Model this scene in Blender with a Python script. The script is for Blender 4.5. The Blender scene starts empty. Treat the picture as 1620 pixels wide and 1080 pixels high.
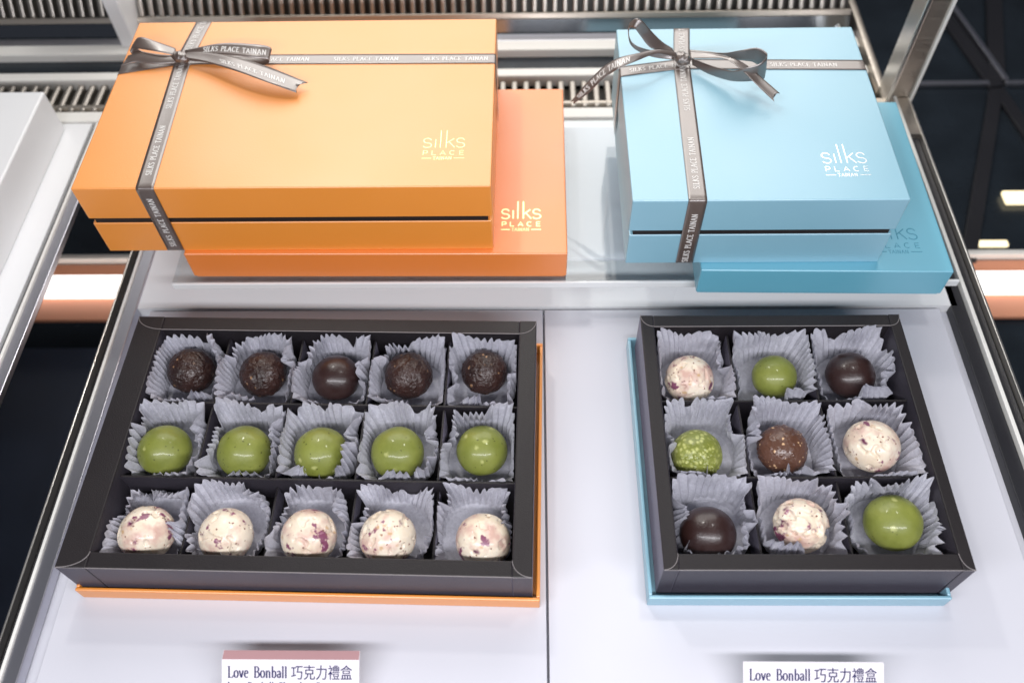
import bpy, bmesh, math, random
from mathutils import Vector, Matrix, noise
PI = math.pi
rnd = random.Random(7)
S = 0.001                                   # everything below is written in millimetres
scene = bpy.context.scene
col = scene.collection

# ------------------------------------------------------------------ camera
cd = bpy.data.cameras.new("camera")
cam = bpy.data.objects.new("camera", cd)
col.objects.link(cam)
RM = Matrix(((0.9997488554134191, 0.0029150272835759203, 0.02222000709934362),
             (0.010195327607698229, 0.823796761723359, -0.5667935697139471),
             (-0.019956988613780865, 0.5668777628290277, 0.8235601499680677)))
cam.matrix_world = Matrix.Translation((-0.2394901, 0.10336219, 0.5)) @ RM.to_4x4()
cd.sensor_width = 36.0
cd.lens = 36.0 * 1364.9233 / 1620.0
cd.clip_start = 0.01
cd.clip_end = 50
cd.dof.use_dof = True
cd.dof.focus_distance = 0.535
cd.dof.aperture_fstop = 5.4
scene.camera = cam

# ------------------------------------------------------------------ world, lamps, exposure
w = bpy.data.worlds.new("World"); scene.world = w; w.use_nodes = True
bg = w.node_tree.nodes["Background"]
bg.inputs[0].default_value = (0.62, 0.66, 0.80, 1)
bg.inputs[1].default_value = 0.10
scene.view_settings.view_transform = 'Standard'
scene.view_settings.look = 'None'
scene.view_settings.exposure = 0.0
scene.view_settings.gamma = 1.0
scene.view_settings.use_curve_mapping = False

def area(name, loc, target, sx, sy, power, color):
    l = bpy.data.lights.new(name, 'AREA'); l.shape = 'RECTANGLE'
    l.size = sx; l.size_y = sy; l.energy = power; l.color = color
    o = bpy.data.objects.new(name, l); col.objects.link(o)
    o.location = loc
    o.rotation_euler = (Vector(target) - Vector(loc)).to_track_quat('-Z', 'Y').to_euler()
    return o
area("case_light_back", (-0.26, 1.02, 0.52), (-0.23, 0.50, 0.06), 1.00, 0.50, 5.0, (1.0, 0.965, 0.93))
area("case_light_front", (-0.22, 0.02, 0.46), (-0.22, 0.42, 0.03), 0.95, 0.05, 5.0, (0.96, 0.955, 1.0))
area("spot_lamp", (-0.46, 0.80, 0.75), (-0.20, 0.50, 0.05), 0.05, 0.05, 1.3, (1.0, 0.97, 0.92))
area("spot_lamp", (0.02, 0.55, 0.80), (-0.10, 0.45, 0.05), 0.04, 0.04, 0.7, (1.0, 0.98, 0.95))

# ------------------------------------------------------------------ materials
def mat(name):
    m = bpy.data.materials.new(name); m.use_nodes = True
    nt = m.node_tree
    return m, nt, nt.nodes["Principled BSDF"]
def N(nt, t, **kw):
    n = nt.nodes.new(t)
    for k, v in kw.items():
        if k in n.inputs: n.inputs[k].default_value = v
        else: setattr(n, k, v)
    return n
def ramp(nt, src, pts):
    r = nt.nodes.new("ShaderNodeValToRGB")
    el = r.color_ramp.elements
    while len(el) < len(pts): el.new(0.5)
    for e, (p, c) in zip(el, pts):
        e.position = p; e.color = c if len(c) == 4 else (*c, 1)
    nt.links.new(src, r.inputs[0]); return r
def objcoord(nt, rand=True):
    tc = nt.nodes.new("ShaderNodeTexCoord")
    if not rand: return tc.outputs["Object"]
    oi = nt.nodes.new("ShaderNodeObjectInfo")
    a = nt.nodes.new("ShaderNodeVectorMath"); a.operation = 'ADD'
    s = nt.nodes.new("ShaderNodeVectorMath"); s.operation = 'SCALE'
    s.inputs[0].default_value = (7.1, 3.3, 5.7)
    nt.links.new(oi.outputs["Random"], s.inputs["Scale"])
    nt.links.new(tc.outputs["Object"], a.inputs[0]); nt.links.new(s.outputs[0], a.inputs[1])
    return a.outputs[0]
def noise_tex(nt, co, scale, detail=4, rough=0.55):
    n = N(nt, "ShaderNodeTexNoise"); n.inputs["Scale"].default_value = scale
    n.inputs["Detail"].default_value = detail; n.inputs["Roughness"].default_value = rough
    nt.links.new(co, n.inputs["Vector"]); return n
def bump(nt, src, dist, strength, b):
    bp = N(nt, "ShaderNodeBump"); bp.inputs["Strength"].default_value = strength
    bp.inputs["Distance"].default_value = dist
    nt.links.new(src, bp.inputs["Height"]); nt.links.new(bp.outputs[0], b.inputs["Normal"]); return bp

def paper(name, c, rough=0.5, var=0.06, grain=900, spec=0.5, bstr=0.25, ior=1.5):
    m, nt, b = mat(name)
    co = objcoord(nt)
    n1 = noise_tex(nt, co, 14, 3); n2 = noise_tex(nt, co, grain, 2)
    mx = N(nt, "ShaderNodeMix", data_type='RGBA')
    mx.inputs[6].default_value = (*[x*(1-var) for x in c], 1); mx.inputs[7].default_value = (*[min(1, x*(1+var)) for x in c], 1)
    nt.links.new(n1.outputs[0], mx.inputs[0]); nt.links.new(mx.outputs[2], b.inputs["Base Color"])
    r = ramp(nt, n1.outputs[0], [(0.3, (rough*0.9,)*3), (0.7, (min(1, rough*1.1),)*3)])
    nt.links.new(r.outputs[0], b.inputs["Roughness"])
    b.inputs["Specular IOR Level"].default_value = spec; b.inputs["IOR"].default_value = ior
    bump(nt, n2.outputs[0], 0.0003, bstr, b)
    if ior > 1.55:                                  # satin laminate over the dyed paper
        b.inputs["Coat Weight"].default_value = 0.6; b.inputs["Coat IOR"].default_value = 1.6
        b.inputs["Coat Roughness"].default_value = 0.5
    return m
M_orange = paper("orange_paper", (0.88, 0.30, 0.028), 0.42, 0.04, spec=1.0, ior=1.6)
M_orange2 = paper("orange_paper_deep", (0.87, 0.24, 0.028), 0.42, 0.04, spec=1.0, ior=1.6)
M_blue = paper("sky_blue_paper", (0.25, 0.50, 0.62), 0.42, 0.04, spec=1.0, ior=1.6)
M_blue2 = paper("turquoise_paper", (0.14, 0.46, 0.60), 0.42, 0.04, spec=1.0, ior=1.6)
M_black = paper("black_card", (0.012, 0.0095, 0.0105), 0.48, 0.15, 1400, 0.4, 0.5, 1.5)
bk = M_black.node_tree.nodes["Principled BSDF"]      # lavender sheen stands in for light off the white panels
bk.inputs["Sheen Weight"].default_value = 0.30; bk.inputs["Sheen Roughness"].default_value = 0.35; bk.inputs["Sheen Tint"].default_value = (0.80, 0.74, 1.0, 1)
M_liner = paper("black_liner", (0.012, 0.008, 0.008), 0.6, 0.1)
M_crease = paper("creased_card_edge", (0.22, 0.20, 0.20), 0.5, 0.1)
M_panel = paper("white_acrylic_panel", (0.61, 0.615, 0.67), 0.35, 0.015, 60, 0.5, 0.02)
M_block = paper("white_block", (0.80, 0.81, 0.82), 0.3, 0.02, 60, 0.5, 0.02)
M_card = paper("white_sign_card", (0.83, 0.80, 0.85), 0.5, 0.03)
M_pink = paper("pink_sign_edge", (0.36, 0.20, 0.21), 0.6, 0.12, 700)
M_dark = paper("dark_gloss_floor", (0.014, 0.020, 0.027), 0.25, 0.7, 30, 0.5, 0.02)
M_navy = paper("navy_base", (0.02, 0.03, 0.055), 0.6, 0.3, 200)
M_batten = paper("black_batten", (0.018, 0.018, 0.022), 0.4, 0.2, 60)
M_brown = paper("brown_leather", (0.09, 0.05, 0.018), 0.5, 0.3, 200)

def metal(name, c, rough, brushed=True):
    m, nt, b = mat(name)
    b.inputs["Metallic"].default_value = 1.0
    b.inputs["Base Color"].default_value = (*c, 1); b.inputs["Roughness"].default_value = rough
    if brushed:
        co = objcoord(nt); mp = N(nt, "ShaderNodeMapping"); mp.inputs["Scale"].default_value = (8, 900, 900)
        nt.links.new(co, mp.inputs["Vector"])
        n = noise_tex(nt, mp.outputs[0], 1.0, 3)
        r = ramp(nt, n.outputs[0], [(0.3, (rough*0.7,)*3), (0.7, (rough*1.3,)*3)])
        nt.links.new(r.outputs[0], b.inputs["Roughness"])
    return m
M_steel = metal("brushed_steel", (0.72, 0.70, 0.66), 0.30, False)
M_rail = metal("rail_metal", (0.55, 0.55, 0.60), 0.35, False)
M_taupe = metal("taupe_metal", (0.52, 0.47, 0.41), 0.42)
M_slat = metal("vent_metal", (0.44, 0.41, 0.37), 0.40, False)
M_pan = paper("vent_shade", (0.055, 0.050, 0.042), 0.5, 0.2)
M_mirror = metal("polished_dark_metal", (0.34, 0.36, 0.38), 0.10, False)
M_foil_o = metal("gold_foil", (1.0, 0.86, 0.42), 0.35, False)
M_foil_b = metal("silver_foil", (0.98, 0.98, 1.0), 0.25, False)
M_emb = paper("embossed_blue", (0.045, 0.25, 0.37), 0.4, 0.1)
M_cream_bar = paper("cream_enamel_bar", (0.80, 0.79, 0.75), 0.3, 0.03, 60)

def simple(name, c, rough=0.5, spec=0.5):
    m, nt, b = mat(name)
    co = objcoord(nt); n = noise_tex(nt, co, 300, 2)
    r = ramp(nt, n.outputs[0], [(0.2, tuple(x*0.92 for x in c)), (0.8, c)])
    nt.links.new(r.outputs[0], b.inputs["Base Color"])
    b.inputs["Roughness"].default_value = rough; b.inputs["Specular IOR Level"].default_value = spec
    return m
M_print = simple("white_print", (0.80, 0.78, 0.75), 0.5)
M_ink = simple("navy_ink", (0.020, 0.015, 0.10), 0.5)

# satin ribbon
M_ribbon, nt, b = mat("taupe_satin")
co = objcoord(nt)
mp = N(nt, "ShaderNodeMapping"); mp.inputs["Scale"].default_value = (1, 1, 1); nt.links.new(co, mp.inputs["Vector"])
n = noise_tex(nt, mp.outputs[0], 1600, 2); n3 = noise_tex(nt, mp.outputs[0], 60, 3)
r = ramp(nt, n3.outputs[0], [(0.3, (0.070, 0.046, 0.036)), (0.7, (0.100, 0.068, 0.054))])
nt.links.new(r.outputs[0], b.inputs["Base Color"])
b.inputs["Roughness"].default_value = 0.36; b.inputs["Specular IOR Level"].default_value = 1.0; b.inputs["IOR"].default_value = 1.7
b.inputs["Coat Weight"].default_value = 1.0; b.inputs["Coat IOR"].default_value = 1.8; b.inputs["Coat Roughness"].default_value = 0.36; b.inputs["Coat Tint"].default_value = (1.0, 0.97, 0.95, 1)
b.inputs["Sheen Weight"].default_value = 0.05; b.inputs["Sheen Roughness"].default_value = 0.35
bump(nt, n.outputs[0], 0.0003, 0.35, b)

# glassine paper of the cups: thin, lets some light through
M_cup, nt, b = mat("glassine_paper")
co = objcoord(nt); n = noise_tex(nt, co, 500, 4, 0.7); n1 = noise_tex(nt, co, 60, 3)
r = ramp(nt, n.outputs[0], [(0.3, (0.46, 0.46, 0.52)), (0.7, (0.64, 0.64, 0.71))])
nt.links.new(r.outputs[0], b.inputs["Base Color"])
b.inputs["Roughness"].default_value = 0.5; b.inputs["Specular IOR Level"].default_value = 0.35
bump(nt, n1.outputs[0], 0.001, 0.25, b)
tr = N(nt, "ShaderNodeBsdfTranslucent"); tr.inputs[0].default_value = (0.52, 0.52, 0.60, 1)
mx = N(nt, "ShaderNodeMixShader"); mx.inputs[0].default_value = 0.14
out = nt.nodes["Material Output"]
nt.links.new(b.outputs[0], mx.inputs[1]); nt.links.new(tr.outputs[0], mx.inputs[2]); nt.links.new(mx.outputs[0], out.inputs[0])

# chocolates
def choc_mat(name, base, base2, rough, spots=(), bumps=(), coat=0.0, sss=0.0):
    m, nt, b = mat(name)
    co = objcoord(nt)
    n = noise_tex(nt, co, 70, 4)
    cur = ramp(nt, n.outputs[0], [(0.35, base), (0.65, base2)]).outputs[0]
    for kind, scale, lo, hi, colr in spots:
        if kind == 'noise':
            t = noise_tex(nt, co, scale, 3, 0.6)
            f = ramp(nt, t.outputs[0], [(lo, (0, 0, 0)), (hi, (1, 1, 1))]).outputs[0]
        else:
            wn = noise_tex(nt, co, scale*1.5, 2)
            ad = N(nt, "ShaderNodeVectorMath"); ad.operation = 'MULTIPLY_ADD'
            ad.inputs[1].default_value = (0.6/scale,)*3
            nt.links.new(wn.outputs[1], ad.inputs[0]); nt.links.new(co, ad.inputs[2])
            t = N(nt, "ShaderNodeTexVoronoi"); t.inputs["Scale"].default_value = scale
            nt.links.new(ad.outputs[0], t.inputs["Vector"])
            f = ramp(nt, t.outputs["Distance"], [(lo, (1, 1, 1)), (hi, (0, 0, 0))]).outputs[0]
            if kind == 'few':                      # keep only some of the cells
                sp = N(nt, "ShaderNodeSeparateColor"); nt.links.new(t.outputs["Color"], sp.inputs[0])
                g = N(nt, "ShaderNodeMath", operation='GREATER_THAN'); g.inputs[1].default_value = 0.62
                nt.links.new(sp.outputs[0], g.inputs[0])
                ml = N(nt, "ShaderNodeMath", operation='MULTIPLY')
                nt.links.new(f, ml.inputs[0]); nt.links.new(g.outputs[0], ml.inputs[1]); f = ml.outputs[0]
        mx = N(nt, "ShaderNodeMix", data_type='RGBA')
        nt.links.new(f, mx.inputs[0]); nt.links.new(cur, mx.inputs[6]); mx.inputs[7].default_value = (*colr, 1)
        cur = mx.outputs[2]
    nt.links.new(cur, b.inputs["Base Color"])
    b.inputs["Roughness"].default_value = rough
    b.inputs["Coat Weight"].default_value = coat; b.inputs["Coat Roughness"].default_value = 0.13
    if sss:
        b.inputs["Subsurface Weight"].default_value = sss
        b.inputs["Subsurface Radius"].default_value = (0.004, 0.003, 0.002); b.inputs["Subsurface Scale"].default_value = 1.0
    prev = None
    for scale, dist, st in bumps:
        t = noise_tex(nt, co, scale, 4, 0.6)
        bp = N(nt, "ShaderNodeBump"); bp.inputs["Strength"].default_value = st; bp.inputs["Distance"].default_value = dist
        nt.links.new(t.outputs[0], bp.inputs["Height"])
        if prev: nt.links.new(prev.outputs[0], bp.inputs["Normal"])
        prev = bp
    if prev: nt.links.new(prev.outputs[0], b.inputs["Normal"])
    return m
M_choc = choc_mat("dark_chocolate", (0.020, 0.008, 0.006), (0.038, 0.015, 0.011), 0.28,
                  [('few', 190, 0.10, 0.22, (0.30, 0.17, 0.09))], [(160, 0.003, 0.8), (420, 0.0010, 0.6)], 0.15)
M_choc_smooth = choc_mat("smooth_dark_chocolate", (0.024, 0.010, 0.009), (0.034, 0.015, 0.013), 0.34,
                  [], [(900, 0.0003, 0.5), (60, 0.001, 0.15)], 0.2)
M_green = choc_mat("matcha_coating", (0.165, 0.190, 0.028), (0.225, 0.250, 0.048), 0.48,
                  [('few', 120, 0.10, 0.26, (0.42, 0.44, 0.15)), ('few', 300, 0.1, 0.2, (0.08, 0.09, 0.01))],
                  [(900, 0.0003, 0.5), (50, 0.001, 0.12)], 0.28, 0.08)
M_green_crunch = choc_mat("matcha_crumble", (0.165, 0.190, 0.028), (0.225, 0.250, 0.048), 0.34,
                  [('voronoi', 330, 0.15, 0.5, (0.46, 0.48, 0.16))], [(500, 0.0008, 0.5)], 0.2, 0.08)
M_white = choc_mat("white_chocolate_berry", (0.74, 0.62, 0.47), (0.80, 0.71, 0.58), 0.36,
                  [('noise', 75, 0.48, 0.66, (0.60, 0.40, 0.33)), ('noise', 95, 0.60, 0.65, (0.22, 0.065, 0.12)),
                   ('few', 85, 0.12, 0.26, (0.13, 0.025, 0.07)), ('few', 330, 0.12, 0.24, (0.22, 0.10, 0.07)),
                   ('few', 160, 0.10, 0.26, (0.55, 0.36, 0.20))],
                  [(140, 0.0012, 0.35), (800, 0.0003, 0.4)], 0.25, 0.12)
M_almond = choc_mat("milk_chocolate_almond", (0.085, 0.035, 0.020), (0.115, 0.050, 0.030), 0.33,
                  [('voronoi', 260, 0.14, 0.24, (0.62, 0.40, 0.22))], [(260, 0.0012, 0.6)], 0.3)

# clear acrylic / glass: lets light straight through, mirrors a little
def glassy(name, tint, refl_rough=0.03, base=0.03):
    m, nt, b = mat(name)
    nt.nodes.remove(b)
    t = N(nt, "ShaderNodeBsdfTransparent"); t.inputs[0].default_value = (*tint, 1)
    g = N(nt, "ShaderNodeBsdfGlossy"); g.inputs["Roughness"].default_value = refl_rough
    lw = N(nt, "ShaderNodeLayerWeight")
    pw = N(nt, "ShaderNodeMath", operation='POWER'); pw.inputs[1].default_value = 5.0
    nt.links.new(lw.outputs["Facing"], pw.inputs[0])
    fr = N(nt, "ShaderNodeMath", operation='MULTIPLY_ADD'); fr.inputs[1].default_value = 0.9; fr.inputs[2].default_value = 0.09
    nt.links.new(pw.outputs[0], fr.inputs[0])
    mx = N(nt, "ShaderNodeMixShader")
    nt.links.new(fr.outputs[0], mx.inputs[0]); nt.links.new(t.outputs[0], mx.inputs[1]); nt.links.new(g.outputs[0], mx.inputs[2])
    nt.links.new(mx.outputs[0], nt.nodes["Material Output"].inputs[0])
    return m
M_glass = glassy("clear_glass", (0.95, 0.98, 0.985), 0.05)
M_glass_edge = paper("glass_edge_highlight", (0.80, 0.82, 0.82), 0.15, 0.02, 60)  # opaque white: the light caught along the shelf edge is put into the colour

def emit(name, c, s):
    m, nt, b = mat(name)
    b.inputs["Emission Color"].default_value = (*c, 1); b.inputs["Emission Strength"].default_value = s
    b.inputs["Base Color"].default_value = (*c, 1)
    return m
M_tube = emit("lit_tube", (1.0, 0.97, 0.93), 2.0)
M_warm = emit("warm_glow", (1.0, 0.86, 0.55), 1.3)
M_terracotta = paper("terracotta_channel", (0.62, 0.27, 0.16), 0.5, 0.05)

# ------------------------------------------------------------------ mesh helpers (millimetres in)
def link(name, me, m, parent=None, smooth=True, origin=None):
    """me is a mesh already in metres, in world space or, with a parent, in the parent's local space"""
    o = bpy.data.objects.new(name, me); col.objects.link(o)
    if m is not None: me.materials.append(m)
    if smooth:
        for p in me.polygons: p.use_smooth = True
    if parent is not None: o.parent = parent
    return o
def tomesh(verts, faces, off=(0, 0, 0)):
    me = bpy.data.meshes.new("m")
    me.from_pydata([((v[0]-off[0])*S, (v[1]-off[1])*S, (v[2]-off[2])*S) for v in verts], [], faces)
    me.update(); return me
def empty(name, loc, label, cat, group=None, rz=0.0):
    o = bpy.data.objects.new(name, None); col.objects.link(o); o.empty_display_size = 0.01
    o.location = (loc[0]*S, loc[1]*S, loc[2]*S); o.rotation_euler = (0, 0, rz)
    tag(o, label, cat, group); return o
def tag(o, label=None, cat=None, group=None, kind=None):
    if label: o["label"] = label
    if cat: o["category"] = cat
    if group: o["group"] = group
    if kind: o["kind"] = kind
    return o
def bm_box(bm, x0, x1, y0, y1, z0, z1, bev=0.0, seg=2):
    vs = [bm.verts.new((x*S, y*S, z*S)) for x in (x0, x1) for y in (y0, y1) for z in (z0, z1)]
    f = [(0, 1, 3, 2), (4, 6, 7, 5), (0, 4, 5, 1), (2, 3, 7, 6), (0, 2, 6, 4), (1, 5, 7, 3)]
    fs = [bm.faces.new([vs[i] for i in q]) for q in f]
    if bev > 0:
        es = list({e for q in fs for e in q.edges})
        bmesh.ops.bevel(bm, geom=es, offset=bev*S, segments=seg, profile=0.5, affect='EDGES')
def bm_obj(name, bm, m, parent=None, smooth=False, loc=None):
    """bm built in parent-local mm*S; for top level objects loc shifts the origin to the thing itself"""
    bmesh.ops.recalc_face_normals(bm, faces=bm.faces)
    if loc is not None:
        bmesh.ops.translate(bm, verts=bm.verts, vec=(-loc[0]*S, -loc[1]*S, -loc[2]*S))
    me = bpy.data.meshes.new(name); bm.to_mesh(me); bm.free()
    o = link(name, me, m, parent, smooth)
    if loc is not None: o.location = (loc[0]*S, loc[1]*S, loc[2]*S)
    return o
def box(name, m, dims, bev=0.0, parent=None, seg=2):
    bm = bmesh.new(); bm_box(bm, *dims, bev, seg)
    if parent is None:
        return bm_obj(name, bm, m, None, bev > 0, ((dims[0]+dims[1])/2, (dims[2]+dims[3])/2, dims[4]))
    return bm_obj(name, bm, m, parent, False)
def shade_auto(o):
    for p in o.data.polygons: p.use_smooth = False

def catmull(pts, n):
    out = []
    P = [2*Vector(pts[0])-Vector(pts[1])] + [Vector(p) for p in pts] + [2*Vector(pts[-1])-Vector(pts[-2])]
    for i in range(1, len(P)-2):
        for k in range(n):
            t = k/n; a, b, c, d = P[i-1], P[i], P[i+1], P[i+2]
            out.append(0.5*((2*b)+(c-a)*t+(2*a-5*b+4*c-d)*t*t+(3*b-a-3*c+d)*t*t*t))
    out.append(P[-2]); return out

class Strip:
    """a ribbon between two edge curves; can carry lettering"""
    def __init__(self, pairs, sub=8, curve=True, curl=0.25):
        A = [p[0] for p in pairs]; B = [p[1] for p in pairs]
        if curve: self.A, self.B = catmull(A, sub), catmull(B, sub)
        else:
            self.A, self.B = [], []
            for L, D in ((A, self.A), (B, self.B)):
                for i in range(len(L)-1):
                    for k in range(sub): D.append(Vector(L[i]).lerp(Vector(L[i+1]), k/sub))
                D.append(Vector(L[-1]))
        self.cum = [0.0]
        for i in range(1, len(self.A)):
            m0 = (self.A[i-1]+self.B[i-1])/2; m1 = (self.A[i]+self.B[i])/2
            self.cum.append(self.cum[-1]+(m1-m0).length)
        self.len = self.cum[-1]; self.curl = curl
    def nrm(self, i):
        i0, i1 = max(0, i-1), min(len(self.A)-1, i+1)
        t = ((self.A[i1]+self.B[i1])-(self.A[i0]+self.B[i0]))
        n = t.cross(self.B[i]-self.A[i])
        return n.normalized() if n.length > 1e-9 else Vector((0, 0, 1))
    def at(self, s, v, h):
        """s mm along, v 0..1 across from A to B, h mm off the surface"""
        s = min(max(s, 0), self.len); i = 0
        while i < len(self.cum)-2 and self.cum[i+1] < s: i += 1
        d = self.cum[i+1]-self.cum[i]; t = (s-self.cum[i])/d if d > 1e-9 else 0
        a = self.A[i].lerp(self.A[i+1], t); b = self.B[i].lerp(self.B[i+1], t)
        n = self.nrm(i).lerp(self.nrm(min(i+1, len(self.A)-1)), t).normalized()
        return a.lerp(b, v) + n*(h+self.curl*math.sin(PI*v))
    def mesh(self, off, thick=0.22, notch_end=0.0, notch_start=0.0):
        K = 6; vs = []; fs = []
        n = len(self.A)
        for side in (1, -1):
            for i in range(n):
                nn = self.nrm(i)
                for k in range(K+1):
                    v = k/K
                    p = self.A[i].lerp(self.B[i], v)+nn*(self.curl*math.sin(PI*v)+side*thick/2)
                    if notch_end and i == n-1: 
                        dirv = (self.A[i]-self.A[i-1]+self.B[i]-self.B[i-1]).normalized()
                        p = p - dirv*notch_end*(1-abs(2*v-1))
                    vs.append(p)
        W = K+1; T = n*W
        for i in range(n-1):
            for k in range(K):
                a = i*W+k
                fs.append((a, a+1, a+W+1, a+W)); fs.append((T+a, T+a+W, T+a+W+1, T+a+1))
            for k in (0, K):
                a = i*W+k; fs.append((a, a+W, T+a+W, T+a))
        for i in (0, n-1):
            for k in range(K):
                a = i*W+k; fs.append((a, T+a, T+a+1, a+1))
        me = tomesh(vs, fs, off)
        bm = bmesh.new(); bm.from_mesh(me); bmesh.ops.recalc_face_normals(bm, faces=bm.faces); bm.to_mesh(me); bm.free()
        return me

# ------------------------------------------------------------------ lettering: pen strokes
def arc(cx, cy, rx, ry, a0, a1, n=14):
    return [(cx+rx*math.cos(math.radians(a0+(a1-a0)*i/n)), cy+ry*math.sin(math.radians(a0+(a1-a0)*i/n))) for i in range(n+1)]
def ser(x, y, l=0.11): return [(x-l, y), (x+l, y)]
ROM = {  # width, strokes (roman capitals and lower case, cap height 1)
 'S': (0.50, [[(0.44, 0.80)]+arc(0.25, 0.76, 0.17, 0.22, 25, 200, 10)[1:]+[(0.25, 0.51)]+arc(0.25, 0.25, 0.20, 0.24, 60, -150, 14)]),
 'I': (0.24, [[(0.12, 0), (0.12, 1)], ser(0.12, 0), ser(0.12, 1)]),
 'L': (0.54, [[(0.13, 0), (0.13, 1)], ser(0.13, 1), [(0.02, 0.01), (0.48, 0.01), (0.54, 0.2)]]),
 'K': (0.64, [[(0.13, 0), (0.13, 1)], ser(0.13, 0), ser(0.13, 1), [(0.14, 0.48), (0.54, 1)], [(0.25, 0.60), (0.62, 0)], ser(0.54, 1, 0.08)]),
 'P': (0.52, [[(0.13, 0), (0.13, 1)], ser(0.13, 0), [(0.02, 0.99), (0.25, 0.99)]+arc(0.25, 0.73, 0.23, 0.25, 88, -90, 12)+[(0.14, 0.48)]]),
 'A': (0.68, [[(0.07, 0), (0.34, 1)], [(0.34, 1), (0.63, 0)], [(0.16, 0.36), (0.52, 0.36)], ser(0.06, 0, 0.07), ser(0.62, 0, 0.08)]),
 'C': (0.66, [[(0.62, 0.82)]+arc(0.38, 0.5, 0.32, 0.49, 50, 310, 20)+[(0.62, 0.16)]]),
 'E': (0.50, [[(0.13, 0), (0.13, 1)], [(0.02, 0.99), (0.44, 0.99), (0.46, 0.84)], [(0.14, 0.52), (0.38, 0.52)], [(0.02, 0.01), (0.46, 0.01), (0.50, 0.17)]]),
 'T': (0.60, [[(0.30, 0), (0.30, 0.99)], [(0.03, 0.83), (0.05, 0.99), (0.55, 0.99), (0.57, 0.83)], ser(0.30, 0)]),
 'N': (0.72, [[(0.13, 0), (0.13, 1)], [(0.13, 1), (0.60, 0)], [(0.60, 0), (0.60, 1)], ser(0.13, 0, 0.09), ser(0.60, 1, 0.09)]),
 'B': (0.58, [[(0.13, 0), (0.13, 1)], [(0.02, 0.99), (0.27, 0.99)]+arc(0.27, 0.76, 0.20, 0.23, 88, -90, 10)+[(0.14, 0.53)], [(0.24, 0.53)]+arc(0.27, 0.27, 0.25, 0.26, 88, -90, 12)+[(0.02, 0.01)]]),
 'o': (0.47, [arc(0.23, 0.32, 0.185, 0.31, 90, 450, 22)]),
 'v': (0.44, [[(0.04, 0.62), (0.22, 0)], [(0.22, 0), (0.39, 0.62)], ser(0.05, 0.62, 0.06), ser(0.39, 0.62, 0.05)]),
 'e': (0.42, [[(0.06, 0.36), (0.36, 0.38)]+arc(0.215, 0.38, 0.145, 0.25, 5, 180, 10)+arc(0.24, 0.30, 0.19, 0.29, 175, 310, 10)]),
 'n': (0.52, [[(0.11, 0), (0.11, 0.62)], [(0.02, 0.57), (0.12, 0.62)], [(0.12, 0.48)]+arc(0.26, 0.42, 0.13, 0.19, 130, 0, 8)+[(0.39, 0)], ser(0.11, 0, 0.07), ser(0.40, 0, 0.07)]),
 'b': (0.48, [[(0.10, 0.02), (0.10, 1.03)], [(0.02, 1.0), (0.11, 1.03)], [(0.11, 0.47)]+arc(0.25, 0.31, 0.17, 0.30, 120, -110, 16)+[(0.10, 0.05)]]),
 'a': (0.42, [arc(0.19, 0.44, 0.13, 0.17, 165, 0, 8)+[(0.32, 0.10), (0.40, 0.03)], [(0.32, 0.38)]+arc(0.18, 0.17, 0.12, 0.155, 100, 300, 10)+[(0.31, 0.12)]]),
 'l': (0.24, [[(0.11, 0), (0.11, 1.03)], [(0.02, 1.0), (0.12, 1.03)], ser(0.11, 0, 0.08)]),
 'h': (0.52, [[(0.11, 0), (0.11, 1.03)], [(0.02, 1.0), (0.12, 1.03)], [(0.12, 0.48)]+arc(0.26, 0.42, 0.13, 0.19, 130, 0, 8)+[(0.39, 0)], ser(0.11, 0, 0.07), ser(0.40, 0, 0.07)]),
 'c': (0.40, [arc(0.22, 0.32, 0.18, 0.30, 45, 310, 16)]),
 't': (0.32, [[(0.14, 0.80), (0.14, 0.12)]+arc(0.22, 0.12, 0.08, 0.11, 180, 300, 6), [(0.03, 0.62), (0.29, 0.62)]]),
 'x': (0.44, [[(0.05, 0.62), (0.38, 0)], [(0.38, 0.62), (0.05, 0)], ser(0.06, 0.62, 0.05), ser(0.38, 0, 0.05)]),
 ' ': (0.42, []),
}
def pen(strokes, thick, thin, slant=0.0):
    """strokes -> list of quads in the plane: wide on down strokes, fine on cross strokes"""
    quads = []
    for st in strokes:
        L = [];
        for i, (x, y) in enumerate(st):
            x0, y0 = st[max(0, i-1)]; x1, y1 = st[min(len(st)-1, i+1)]
            dx, dy = x1-x0, y1-y0; l = math.hypot(dx, dy) or 1; dx /= l; dy /= l
            wd = (thin+(thick-thin)*abs(dy)**1.3)/2
            L.append(((x-dy*wd, y+dx*wd), (x+dy*wd, y-dx*wd)))
        for i in range(len(L)-1): quads.append([L[i][0], L[i][1], L[i+1][1], L[i+1][0]])
    return quads
def text_quads(txt, thick=0.13, thin=0.05, track=0.06, xs=1.0):
    x = 0; out = []; k = 0
    for ch in txt:
        wd, st = ROM[ch]
        for one in st:
            k += 1
            for q in pen([one], thick, thin):
                out.append(([((x+p[0])*xs, p[1]) for p in q], k % 3))
        x += wd+track
    return out, x*xs
def text_mesh(txt, place, off, **kw):
    """place(x, y, lift) -> world mm; letters of cap height 1"""
    qs, wd = text_quads(txt, **kw)
    vs, fs = [], []
    for q, k in qs:
        b0 = len(vs)
        for (x, y) in q: vs.append(place(x, y, 0.02*k))
        fs.append((b0, b0+1, b0+2, b0+3))
    return tomesh(vs, fs, off)

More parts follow.
